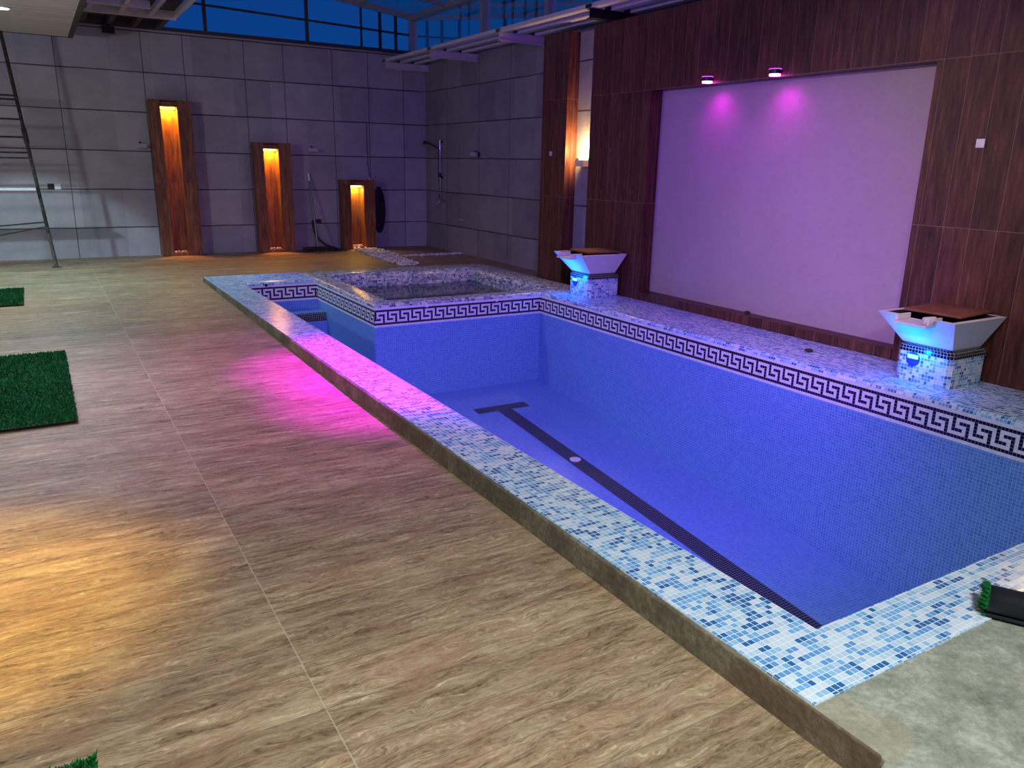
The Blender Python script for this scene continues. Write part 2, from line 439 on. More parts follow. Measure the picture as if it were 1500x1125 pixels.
# glazing -------------------------------------------------------------
def zr(x): return 4.10 + .125*(6.2-x)
def build_glazing():
    w = group_empty('window_1', (3.4, BY+.06, 3.545))
    fr = MB(); y = BY+.06
    for x in (-3.9, -1.9, -.2, 1.2, 2.65, 4.29): fr.beam((x, y, 3.545), (x, y, zr(x)), .05, .05, up=(0, 1, 0))
    for x in (5.27, 5.62, 5.92): fr.beam((x, y+.05, 3.545), (x, y+.05, zr(x)), .03+.02*(x > 5.4), .03, up=(0, 1, 0))
    fr.beam((-3.9, y, 4.16), (6.18, y, 3.82), .028, .034)
    fr.build('window_frame', 'frame_dark', w)
    MB().quad([(-4, y+.02, 3.545), (6.15, y+.02, 3.545), (6.15, y+.02, zr(6.15)), (-4, y+.02, zr(-4))]).build('pane', 'glass_clear', w)
    w = group_empty('window_2', (6.2, 6, 3.36))
    fr = MB(); x = 6.2
    fr.beam((x, BY+.05, 3.36), (x, BY+.05, zr(x)), .09, .09, up=(0, 1, 0))
    for yy in (11.37, 9.56, 7.7, 5.8, 3.9, 2.0, 0): fr.beam((x, yy, 3.36), (x, yy, zr(x)), .075, .09, up=(0, 1, 0))
    fr.beam((x, -3, 3.36), (x, 14, 3.36), .1, .06)
    fr.build('window_frame', 'aluminium', w)
    f2 = MB()
    for yy in (12.37, 12.07, 10.95, 10.7, 10.35, 10.05, 8.7, 8.4): f2.beam((x+.12, yy, 3.36), (x+.12, yy, zr(x)), .03, .03, up=(0, 1, 0))
    f2.build('mullion', 'frame_dark', w)
    MB().quad([(x+.03, -3, 3.36), (x+.03, 14, 3.36), (x+.03, 14, zr(x)), (x+.03, -3, zr(x))]).build('pane', 'glass_tinted', w)
    w = group_empty('ceiling_skylight', (3.4, 6, 4.1))
    fr = MB()
    fr.beam((6.2, -3, zr(6.2)), (6.2, 14.1, zr(6.2)), .1, .09)
    fr.beam((-4, 14.0, zr(-4)), (6.25, 14.0, zr(6.25)), .1, .09)
    for yy in (12.6, 10.5, 8.4, 6.3, 4.2, 2.1, 0): fr.beam((-4, yy, zr(-4)), (6.2, yy, zr(6.2)), .07, .06)
    for xx in (5.2, 4.0, 2.8, 1.6): fr.beam((xx, -3, zr(xx)+.02), (xx, 14, zr(xx)+.02), .05, .05)
    fr.build('skylight_frame', 'aluminium', w)
    MB().quad([(-4, -3.2, zr(-4)+.05), (6.3, -3.2, zr(6.3)+.05), (6.3, 14.1, zr(6.3)+.05), (-4, 14.1, zr(-4)+.05)]).build('pane', 'glass_tinted', w)
build_glazing()

# roof rails, brackets -------------------------------------------------
def build_roof():
    names = ['pale steel roof rail running highest along the glazing, closest to the pool',
             'pale steel roof rail in the middle of the three running above the timber wall',
             'pale steel roof rail running lowest in view, tight against the timber wall top']
    for x, lb in zip((5.63, 5.905, 6.18), names):
        r = MB().box(x-.05, x+.05, -3, 13.95, 3.31, 3.322)
        r.box(x-.045, x+.045, -3, 13.95, 3.322, 3.34)
        r.box(x-.03, x+.03, -3, 13.95, 3.34, 3.362)
        t = r.build('roof_rail', 'steel_painted'); tag(t, lb, 'rail', 'roof rails')
    # slotted upper guide carried on the highest rail
    labs = [(13.88, 'pale steel rail bracket in the far wall corner', 'steel_painted'), (12.0, 'pale steel rail bracket on the grey side wall, second from the corner', 'steel_painted'),
            (9.83, 'pale steel rail bracket beside the timber pillar top', 'steel_painted'), (7.78, 'black rail bracket above the timber wall', 'black_paint')]
    for y, lb, mt in labs:
        x1 = 6.435
        m = MB().box(5.6, x1, y-.008, y+.008, 3.20, 3.308)
        m.box(5.6, x1, y-.05, y+.05, 3.30, 3.309); m.box(5.6, x1, y-.05, y+.05, 3.207, 3.216)
        t = thing('rail_bracket', (6.0, y, 3.2), lb, 'bracket', 'rail brackets')
        m.build('beam', mt, t)
        for x in (5.63, 5.905, 6.18):
            for d in (-.052, .052): MB().box(x+d-.006, x+d+.006, y-.05, y+.05, 3.3092, 3.35).build('clip', mt if mt == 'black_paint' else 'steel_dark', t)
    # timber/steel deck frame of the sliding roof, upper left
    rf = group_empty('roof_frame', (1.2, 12.9, 3.5))
    MB().box(.72, 2.05, 12.93, 12.99, 3.50, 3.62).build('fascia_beam', 'steel_painted', rf, bevel=.006)
    MB().box(.72, 1.62, 12.20, 12.26, 3.50, 3.60).build('fascia_beam', 'steel_painted', rf, bevel=.006)
    for x in (.86, 1.22, 1.56, 1.90): MB().box(x, x+.07, 12.99, BY, 3.50, 3.58).build('joist', 'steel_dark', rf, bevel=.004)
    for x in (.9, 1.3, 1.68, 2.0): MB().box(x, x+.06, 11.0, 12.93, 3.53, 3.60).build('joist', 'steel_painted', rf, bevel=.004)
    MB().box(.70, 2.02, 12.26, BY, 3.62, 3.65).build('roof_sheet', 'steel_dark', rf)
    MB().box(.70, 2.0, BY-.045, BY-.035, 3.48, 3.62).build('end_board', 'frame_dark', rf)
    MB().box(1.16, 1.32, BY-.12, BY-.002, 3.38, 3.47).build('bearing_block', 'black_paint', rf)
build_roof()

# ------------------------------------------------------------------ swimming pool
KEY = ["XXXXXX", "X.....", "X.XXX.", "X...X.", "XXX.X.", "....X.", "XXXXXX"]
def frieze(m, a, b, n, phase=0):
    """a->b left to right as seen from inside the pool; n = unit normal into the pool"""
    a = Vector((*a, 0)); b = Vector((*b, 0)); L = (b-a).length; d = (b-a)/L
    N = max(1, round(L/P)); w = L/N
    for i in range(N):
        for r in range(9):
            blk = 1 <= r <= 7 and KEY[r-1][(i+phase) % 6] == 'X'
            z1 = FT - r*P; z0 = z1 - P
            p0 = a + d*(i*w); p1 = a + d*((i+1)*w)
            m.quad([(p0.x, p0.y, z0), (p1.x, p1.y, z0), (p1.x, p1.y, z1), (p0.x, p0.y, z1)],
                   [(i*P, (9-r-1)*P), ((i+1)*P, (9-r-1)*P), ((i+1)*P, (9-r)*P), (i*P, (9-r)*P)], 0 if blk else 1)

def arc(cx, cz, r, a0, a1, n=6):
    return [(cx + r*math.cos(a0+(a1-a0)*k/n), cz + r*math.sin(a0+(a1-a0)*k/n)) for k in range(n+1)]

def build_pool():
    T = thing('swimming_pool', (3.6, 5.8, 0), 'empty swimming pool lined in blue mosaic with a greek key border and speckled coping', 'swimming pool')
    # coping: flat strips left and front, rounded nose on the right and behind the steps
    m = MB()
    def flat(x0, x1, y0, y1): m.quad([(x0, y0, ZC), (x1, y0, ZC), (x1, y1, ZC), (x0, y1, ZC)])
    t = .0065
    flat(CX0, XL, CY0, CY1); flat(XL, 5.895, CY0, YF)
    # the two bare corner tiles and the thin mosaic edge
    m.quad([(CX0, CY0, ZC-t), (CX0, CY1, ZC-t), (CX0, CY1, ZC), (CX0, CY0, ZC)])
    m.quad([(CX0, CY0, ZC-t), (5.895, CY0, ZC-t), (5.895, CY0, ZC), (CX0, CY0, ZC)])
    m.quad([(XL, YF, FT), (XL, YB, FT), (XL, YB, ZC), (XL, YF, ZC)])
    m.quad([(XL, YF, FT), (XR, YF, FT), (XR, YF, ZC), (XL, YF, ZC)])
    R = ZC-FT
    nose = arc(R, FT, R, PI, PI/2)
    # right coping, from front to hot tub
    m.sweep([((XR, y, 0), (1, 0)) for y in (YF, JY0)], nose + [(.765, ZC)])
    # coping behind the steps
    m.sweep([((x, YB, 0), (0, 1)) for x in (XL, JX0)], nose + [(CY1-YB, ZC)])
    flat(CX0, XL, CY1-.0001, CY1)
    m.quad([(CX0, CY1, 0), (JX0, CY1, 0), (JX0, CY1, ZC), (CX0, CY1, ZC)])
    m.build('coping', 'mosaic_mix', T, smooth=True)
    # skirt under the coping on the deck side
    MB().box(CX0-.012, CX0+.2, .96, CY1-.01, -.08, ZC-t-.0005).build('edge_skirt', 'concrete_edge', T, bevel=.006)
    # basin walls
    m = MB()
    def wallq(a, b, z0a, z0b, z1=FB): m.quad([(a[0], a[1], z0a), (b[0], b[1], z0b), (b[0], b[1], z1), (a[0], a[1], z1)])
    zb = -1.7
    wallq((XL, YF), (XL, YB), zb, zb); wallq((XL, YF), (XR, YF), zb, zb)
    wallq((XR, YF), (XR, JY0), zb, zb); wallq((XL, YB), (JX0, YB), zb, zb)
    m.build('basin_wall', 'mosaic_blue', T)
    m = MB()
    m.quad([(XL, YF, pf(YF)), (XR, YF, pf(YF)), (XR, JY0+.02, pf(JY0)), (XL, JY0+.02, pf(JY0))])
    m.quad([(XL, JY0+.02, pf(JY0)), (JX0, JY0+.02, pf(JY0)), (JX0, YB, pf(JY0)), (XL, YB, pf(JY0))])
    m.build('basin_floor', 'mosaic_blue', T)
    m = MB()
    frieze(m, (XL, YB), (JX0, YB), (0, -1), 3)
    frieze(m, (XR, JY0), (XR, YF), (-1, 0), 1)
    frieze(m, (XR, YF), (XL, YF), (0, 1)); frieze(m, (XL, YF), (XL, YB), (1, 0))
    m.build('greek_key_border', ['tile_black', 'tile_white'], T)
    # lane marking
    m = MB(); e = .004
    def strip(x0, x1, y0, y1):
        m.quad([(x0, y0, pf(y0)+e), (x1, y0, pf(y0)+e), (x1, y1, pf(y1)+e), (x0, y1, pf(y1)+e)])
    strip(4.145, 4.315, 2.2, 7.165); strip(3.90, 4.555, 7.165, 7.30)
    m.build('lane_marking', 'tile_black', T)
    d = MB().cyl((4.225, 5.79, pf(5.79)), (4.225, 5.79, pf(5.79)+.014), .055, 24)
    d.build('floor_drain', 'white_plastic', T, bevel=.004)
    # steps beside the hot tub
    for k, (y0, zt) in enumerate(((9.58, -.25), (9.2, -.58), (8.82, -.86))):
        s = MB()
        s.quad([(XL, y0, -1.02), (JX0, y0, -1.02), (JX0, y0, zt-.1), (XL, y0, zt-.1)])
        s.quad([(XL, y0+.09, zt), (JX0, y0+.09, zt), (JX0, y0+.38, zt), (XL, y0+.38, zt)])
        so = s.build('step', 'mosaic_blue', T)
        ns = MB(); r = .035
        prof = [(0, zt-.1)] + arc(r, zt-r, r, PI, PI/2) + [(.09, zt)]
        ns.sweep([((x, y0, 0), (0, 1)) for x in (XL, JX0)], prof)
        ns.build('nosing', 'tile_black_pale_joint', so, smooth=True)
    # inlet nozzles set in the border
    noz = [((2.36, YB, .085), (0, -1, 0), 'black_plastic'), ((3.62, JY0, .068), (0, -1, 0), 'white_plastic'), ((4.52, JY0, .068), (0, -1, 0), 'white_plastic')]
    for p, d, mt in noz:
        p = Vector(p); d = Vector(d)
        MB().cyl(p, p+d*.012, .02, 16).build('inlet_nozzle', mt, T, smooth=True)
build_pool()

# ------------------------------------------------------------------ hot tub
def build_tub():
    T = thing('hot_tub', (4.3, 9.2, 0), 'raised square hot tub with rounded mosaic rim and dark still water, in the pool corner', 'hot tub')
    IX0, IX1, IY0, IY1 = 3.30, 5.45, 8.17, 10.30
    zt = .122
    ro = zt-FT
    m = MB()
    # rim as four swept sides, mitred at the corners
    outer = [(JX0, JY0), (CX1, JY0), (CX1, CY1), (JX0, CY1)]
    inner = [(IX0, IY0), (IX1, IY0), (IX1, IY1), (IX0, IY1)]
    n = 7
    for k in range(4):
        o0, o1, i0, i1 = Vector(outer[k]), Vector(outer[(k+1) % 4]), Vector(inner[k]), Vector(inner[(k+1) % 4])
        w = [abs((i0-o0)[(k+1) % 2]), abs((i0-o0)[(k+1) % 2])]
        wd = abs((i0-o0)[1] if k % 2 == 0 else (i0-o0)[0])
        if k == 1: wd = abs((i0-o0)[0] if False else (inner[1][0]-outer[1][0]))
        prof = [(0, FT)] if k in (0, 3) else [(0, 0)]
        R = ro if k in (0, 3) else .05
        if k in (1, 2): prof.append((0, zt-R))
        prof += [(R*(1-math.cos(a)), zt-R+R*math.sin(a)) for a in [PI/2*j/n for j in range(1, n+1)]]
        ri = .08
        prof += [(wd-ri+ri*math.sin(a), zt-ri+ri*math.cos(a)) for a in [PI/2*j/n for j in range(0, n+1)]]
        prof.append((wd, -.45))
        vs = [0.0]
        for j in range(1, len(prof)): vs.append(vs[-1]+math.dist(prof[j], prof[j-1]))
        L = (o1-o0).length
        A = []; B = []
        for a, z in prof:
            t = a/wd
            pa = o0.lerp(i0, t); pb = o1.lerp(i1, t)
            A.append(Vector((pa.x, pa.y, z))); B.append(Vector((pb.x, pb.y, z)))
        for j in range(len(prof)-1):
            def uvp(p, j2): 
                c = p.x if k % 2 == 0 else p.y
                return (c, vs[j2])
            m.quad([A[j], B[j], B[j+1], A[j+1]], [uvp(A[j], j), uvp(B[j], j), uvp(B[j+1], j+1), uvp(A[j+1], j+1)])
    m.build('rim', 'mosaic_grey', T, smooth=True)
    m = MB(); c = .03
    # outside walls facing the pool with a softened corner
    pts = [(JX0, YB)] + [(JX0+c-c*math.cos(a), JY0+c-c*math.sin(a)) for a in [PI/2*j/5 for j in range(6)]] + [(XR, JY0)]
    u = 0
    for a, b in zip(pts, pts[1:]):
        L = math.dist(a, b)
        m.quad([(*a, -1.5), (*b, -1.5), (*b, FB), (*a, FB)], [(u, -1.5), (u+L, -1.5), (u+L, FB), (u, FB)]); u += L
    m.build('outer_wall', 'mosaic_blue', T, smooth=True)
    m = MB()
    frieze(m, (JX0, YB), (JX0, JY0), (-1, 0), 2); frieze(m, (JX0, JY0), (XR, JY0), (0, -1), 0)
    m.build('greek_key_border', ['tile_black', 'tile_white'], T)
    MB().quad([(IX0, IY0, -.45), (IX1, IY0, -.45), (IX1, IY1, -.45), (IX0, IY1, -.45)]).build('tub_floor', 'mosaic_grey', T)
    MB().quad([(IX0-.001, IY0-.001, -.075), (IX1, IY0-.001, -.075), (IX1, IY1, -.075), (IX0-.001, IY1, -.075)]).build('water', 'water', T)
build_tub()

# ------------------------------------------------------------------ waterfall fountains
def fountain(yc, label, blabel, wrap):
    T = thing('fountain', (5.64, yc, ZC), label, 'fountain', 'waterfall fountains')
    x0, x1, h = 5.42, 5.86, .21
    c = .03
    def ring(x0, x1, y0, y1, c): return [(x0+c, y0), (x1-c, y0), (x1, y0+c), (x1, y1-c), (x1-c, y1), (x0+c, y1), (x0, y1-c), (x0, y0+c)]
    m = MB(); rg = ring(x0, x1, yc-h, yc+h, c); u = 0
    for k in range(8):
        a, b = rg[k], rg[(k+1) % 8]; L = math.dist(a, b)
        m.quad([(*a, ZC-.002), (*b, ZC-.002), (*b, .335), (*a, .335)], [(u, 0), (u+L, 0), (u+L, .215), (u, .215)]); u += L
    m.quad([(*p, .335) for p in rg])
    m.build('pedestal', 'mosaic_mix', T, smooth=True)
    m = MB(); prof = [(.004, .335), (.004, .372), (-.03, .396), (-.07, .402)]
    rings = [[(*p, z) for p in ring(x0-d, x1+d, yc-h-d, yc+h+d, c)] for d, z in prof]
    vs = [0.0]
    for j in range(1, 4): vs.append(vs[-1]+math.dist(prof[j], prof[j-1]))
    u = 0
    for k in range(8):
        L = math.dist(rings[0][k], rings[0][(k+1) % 8])
        for j in range(3):
            m.quad([rings[j][k], rings[j][(k+1) % 8], rings[j+1][(k+1) % 8], rings[j+1][k]], [(u, vs[j]), (u+L, vs[j]), (u+L, vs[j+1]), (u, vs[j+1])])
        u += L
    m.quad(rings[3]); m.build('pedestal_cap', 'tile_black_pale_joint', T)
    # flared bowl, open on top, notch with spout lip on the pool side
    m = MB()
    B0 = (5.44, 5.80, yc-.19, yc+.19, .398); B1 = (5.235, 5.885, yc-.29, yc+.29, .625); w = .045
    b = [(B0[0], B0[2]), (B0[1], B0[2]), (B0[1], B0[3]), (B0[0], B0[3])]
    t = [(B1[0], B1[2]), (B1[1], B1[2]), (B1[1], B1[3]), (B1[0], B1[3])]
    ti = [(B1[0]+w, B1[2]+w), (B1[1]-w, B1[2]+w), (B1[1]-w, B1[3]-w), (B1[0]+w, B1[3]-w)]
    bi = [(B0[0]+.05, B0[2]+.05), (B0[1]-.05, B0[2]+.05), (B0[1]-.05, B0[3]-.05), (B0[0]+.05, B0[3]-.05)]
    for k in range(3):
        q = (k+1) % 4
        m.quad([(*b[k], B0[4]), (*b[q], B0[4]), (*t[q], B1[4]), (*t[k], B1[4])])
        m.quad([(*t[k], B1[4]), (*t[q], B1[4]), (*ti[q], B1[4]), (*ti[k], B1[4])])
        m.quad([(*ti[k], B1[4]), (*ti[q], B1[4]), (*bi[q], .43), (*bi[k], .43)], mi=1)  # inner faces black: the shade inside the bowl is put into the colour
    # pool side with a notch (k=3): from t[3] (y+) to t[0] (y-)
    zn = .575; fz = (zn-B0[4])/(B1[4]-B0[4])
    def ox(z): return B0[0] + (B1[0]-B0[0])*(z-B0[4])/(B1[4]-B0[4])
    def oy(z, s): return yc + s*(.19 + .10*(z-B0[4])/(B1[4]-B0[4]))
    nh = .13
    m.quad([(*b[3], B0[4]), (*b[0], B0[4]), (ox(zn), oy(zn, -1), zn), (ox(zn), oy(zn, 1), zn)])
    for s in (1, -1):
        m.quad([(ox(zn), oy(zn, s), zn), (ox(zn), yc+s*nh, zn), (B1[0], yc+s*nh, B1[4]), (B1[0], yc+s*.29, B1[4])])
        m.quad([(B1[0], yc+s*nh, B1[4]), (B1[0], yc+s*.29, B1[4]), (B1[0]+w, yc+s*(.29-w), B1[4]), (B1[0]+w, yc+s*nh, B1[4])])
        m.quad([(B1[0]+w, yc+s*nh, B1[4]), (B1[0]+w, yc+s*(.29-w), B1[4]), (ox(zn)+w, yc+s*(.27-w), zn), (ox(zn)+w, yc+s*nh, zn)])
        m.quad([(ox(zn), yc+s*nh, zn), (B1[0], yc+s*nh, B1[4]), (B1[0]+w, yc+s*nh, B1[4]), (ox(zn)+w, yc+s*nh, zn)])
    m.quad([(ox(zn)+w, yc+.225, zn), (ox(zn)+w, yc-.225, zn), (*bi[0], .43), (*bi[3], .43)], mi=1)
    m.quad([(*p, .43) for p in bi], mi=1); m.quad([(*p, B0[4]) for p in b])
    m.build('bowl', ['bowl_white', 'black_rubber_and_shade'], T, bevel=.004)
    # spout: trough lip with raised sides projecting over the pool
    s = MB(); sx0, sx1 = 5.17, 5.36
    s.box(sx0, sx1, yc-nh+.002, yc+nh-.002, zn-.005, zn+.012)
    s.box(sx0+.03, sx1, yc-nh+.002, yc-nh+.022, zn+.012, B1[4]+.006).box(sx0+.03, sx1, yc+nh-.022, yc+nh-.002, zn+.012, B1[4]+.006)
    s.build('spout', 'bowl_white', T, bevel=.005)
    # little LED spot in the pedestal
    y = yc+.075
    l = MB().cyl((5.412, y, .285), (5.424, y, .285), .052, 24)
    lr = l.build('lamp_ring', 'ring_blue', T, smooth=True)
    MB().box(5.406, 5.413, y-.04, y+.04, .29, .318).build('lamp_lens', 'glow_blue', lr, bevel=.004)
    # board resting in the bowl mouth
    bd = MB().box(5.41, 5.865, yc-.20, yc+.215, .632, .652)
    o = bd.build('wooden_board', 'wood_board', bevel=.006); o.rotation_euler = (0, 0, math.radians(5 if yc < 5 else -2))
    tag(o, blabel, 'board', 'boards lying on the fountains')
    L = bpy.data.lights.new('fountain_light', 'SPOT'); L.energy = 9; L.color = (.0, .13, 1.0); L.spot_size = math.radians(150); L.spot_blend = .6; L.shadow_soft_size = .02
    lo = bpy.data.objects.new('fountain_light', L); COL.objects.link(lo); lo.parent = T
    lo.location = Vector((5.2, y, .36)) - WL[T.name]
    lo.rotation_euler = (Vector((5.36, yc-.03, .53))-Vector((5.2, y, .36))).to_track_quat('-Z', 'Y').to_euler()
    L = bpy.data.lights.new('fountain_glow', 'POINT'); L.energy = 3.2; L.color = (.0, .16, 1.0); L.shadow_soft_size = .02
    lo = bpy.data.objects.new('fountain_glow', L); COL.objects.link(lo); lo.parent = T; lo.location = Vector((5.30, y-.04, .33)) - WL[T.name]
    if wrap:
        g = MB()
        pts = [(5.19, yc-.10, .603), (5.215, yc-.09, .612), (5.24, yc-.115, .618), (5.28, yc-.12, .632)]
        g.tube(pts, [.012, .032, .03, .016], 9)
        tag(g.build('crumpled_wrapping', 'wrapping', smooth=True), 'crumpled pale wrapping stuck on the fountain spout', 'wrapping')
fountain(3.20, 'white flared fountain on a mosaic pedestal with crumpled wrapping on its spout', 'brown board lying askew on the fountain bowl with the crumpled wrapping', True)
fountain(7.51, 'white flared fountain on a mosaic pedestal in front of the lit wall slot', 'brown board lying on the fountain bowl near the lit wall slot', False)

# ------------------------------------------------------------------ lit niches along the back wall
peb_src = None
def pebble_mesh(seed):
    rnd = random.Random(seed)
    bm = bmesh.new(); bmesh.ops.create_icosphere(bm, subdivisions=2, radius=1.0)
    k = [Vector((rnd.uniform(-1, 1), rnd.uniform(-1, 1), rnd.uniform(-1, 1))).normalized() for _ in range(6)]
    for v in bm.verts:
        s = 1.0
        for q in k:
            d = v.co.dot(q)
            if d > .55: s -= (d-.55)*.45
        v.co = Vector((v.co.x*1.25*s, v.co.y*s, v.co.z*.72*s))
    me = bpy.data.meshes.new('pebble'); bm.to_mesh(me); bm.free()
    me.polygons.foreach_set('use_smooth', [True]*len(me.polygons)); me.materials.append(M['stone_white']); return me
PEB = [pebble_mesh(k) for k in range(6)]
def pebble(x, y, z, r, label, group):
    o = bpy.data.objects.new('pebble', random.choice(PEB)); COL.objects.link(o)
    o.location = (x, y, z + r*.6); o.scale = (r, r, r)
    o.rotation_euler = (random.uniform(-.3, .3), random.uniform(-.3, .3), random.uniform(0, 6.28))
    return tag(o, label, 'pebble', group)

def niche(x0, h, label, plabel, col, power):
    yf, yb, z0 = 13.80, BY-.002, .06
    w = .61; x1 = x0+w
    a0, a1 = x0+.155, x0+.40
    T = thing('light_niche', (x0+w/2, (yf+yb)/2, z0), label, 'light niche', 'lit wall niches')
    zt = z0+h
    MB().box(x0, a0, yf, yb, z0, zt).box(a1, x1, yf, yb, z0, zt).box(a0, a1, yf, yb, zt-.015, zt).build('casing', 'wood_niche', T, merge=False)
    MB().box(a0-.001, a1+.001, yb-.03, yb-.001, z0+.07, zt-.015).box(a0-.001, a1+.001, yf+.004, yb-.03, z0, z0+.05).build('back_panel', 'wood_niche', T)
    MB().box(a0+.002, a1-.002, yf+.03, yb-.03, zt-.10, zt-.03).build('lamp_housing', 'wood_niche', T)
    lp = MB().box(a0+.012, a1-.012, yb-.13, yb-.06, zt-.135, zt-.10).build('lamp', 'glow_yellow' if h < 1.5 else 'glow_amber', T)
    for k in range(4):
        pebble(a0+.045+.052*k, yf+.06+.03*(k % 2), z0+.05, .022+.002*(k % 3), plabel, 'pebbles in the niche with '+col)
    L = bpy.data.lights.new('niche_light', 'AREA'); L.shape = 'RECTANGLE'; L.size = .18; L.size_y = .1; L.energy = power*2.0
    L.color = (1, .42, .03) if h > 1.5 else (1, .60, .08)
    lo = bpy.data.objects.new('niche_light', L); COL.objects.link(lo); lo.parent = T
    lo.location = Vector(((a0+a1)/2, yb-.1, zt-.14)) - WL[T.name]
    L2 = bpy.data.lights.new('niche_foot_light', 'SPOT'); L2.energy = power*14; L2.color = (1, .34, .05); L2.spot_size = math.radians(34); L2.spot_blend = 1; L2.shadow_soft_size = .03
    lo = bpy.data.objects.new('niche_foot_light', L2); COL.objects.link(lo); lo.parent = T
    p = Vector(((a0+a1)/2, yb-.12, zt-.16)); lo.location = p - WL[T.name]
    lo.rotation_euler = (Vector(((a0+a1)/2, yf-.02, z0)) - p).to_track_quat('-Z', 'Y').to_euler()
niche(1.675, 2.41, 'tallest wooden light niche standing against the grey tiled wall', 'white pebble lying in the foot of the tallest lit niche', 'tallest casing', 12)
niche(3.215, 1.82, 'middle-height wooden light niche against the grey wall beside the broom', 'white pebble lying in the foot of the middle-height lit niche', 'middle casing', 9)
niche(4.705, 1.23, 'shortest wooden light niche behind the pebble strip', 'white pebble lying in the foot of the shortest lit niche', 'shortest casing', 4)

# pebble strips
def strips():
    la = 'white pebble in the broad strip running from the shortest lit niche'
    lb = 'white pebble in the narrow strip crossing the dark shower floor'
    n = 0
    cells = []
    rows = 36
    for r in range(rows):
        t = r/(rows-1); y = 11.30 + t*2.42
        c = 4.90 + .16*t; hw = .12 + .08*min(1, t*2)
        for k in range(5):
            cells.append((c + (k-2)/2*hw + random.uniform(-.012, .012), y + random.uniform(-.015, .015)))
    for x, y in cells:
        pebble(x, y, .06 + random.choice((0, 0, .02)), random.uniform(.024, .035), la, 'pebbles in the broad strip')
    for k in range(76):
        x = 5.25 + 1.13*k/75; pebble(x, 12.42 + random.uniform(-.05, .05), .06, random.uniform(.022, .034), lb, 'pebbles in the narrow strip')
    # the fine small chips between them, past counting
    m = MB(); rnd = random.Random(3)
    for _ in range(420):
        t = rnd.random(); x = 4.90 + .16*t + rnd.uniform(-1, 1)*(.13 + .08*min(1, t*2)); y = 11.3 + t*2.42; r = rnd.uniform(.012, .022)
        top = Vector((x, y, .06+r*1.6)); ring = [Vector((x+r*1.3*math.cos(a), y+r*1.3*math.sin(a), .062)) for a in [2*PI*j/6 + rnd.random()*.5 for j in range(6)]]
        for j in range(6): m.quad([ring[j], ring[(j+1) % 6], top + (ring[(j+1) % 6]-top)*.3, top + (ring[j]-top)*.3])
        m.quad([top + (q-top)*.3 for q in ring])
    tag(m.build('pebble_chips', 'stone_white', smooth=True, merge=False), 'small white stone chips filling the gaps of the broad pebble strip', 'stone chips', kind='stuff')
strips()

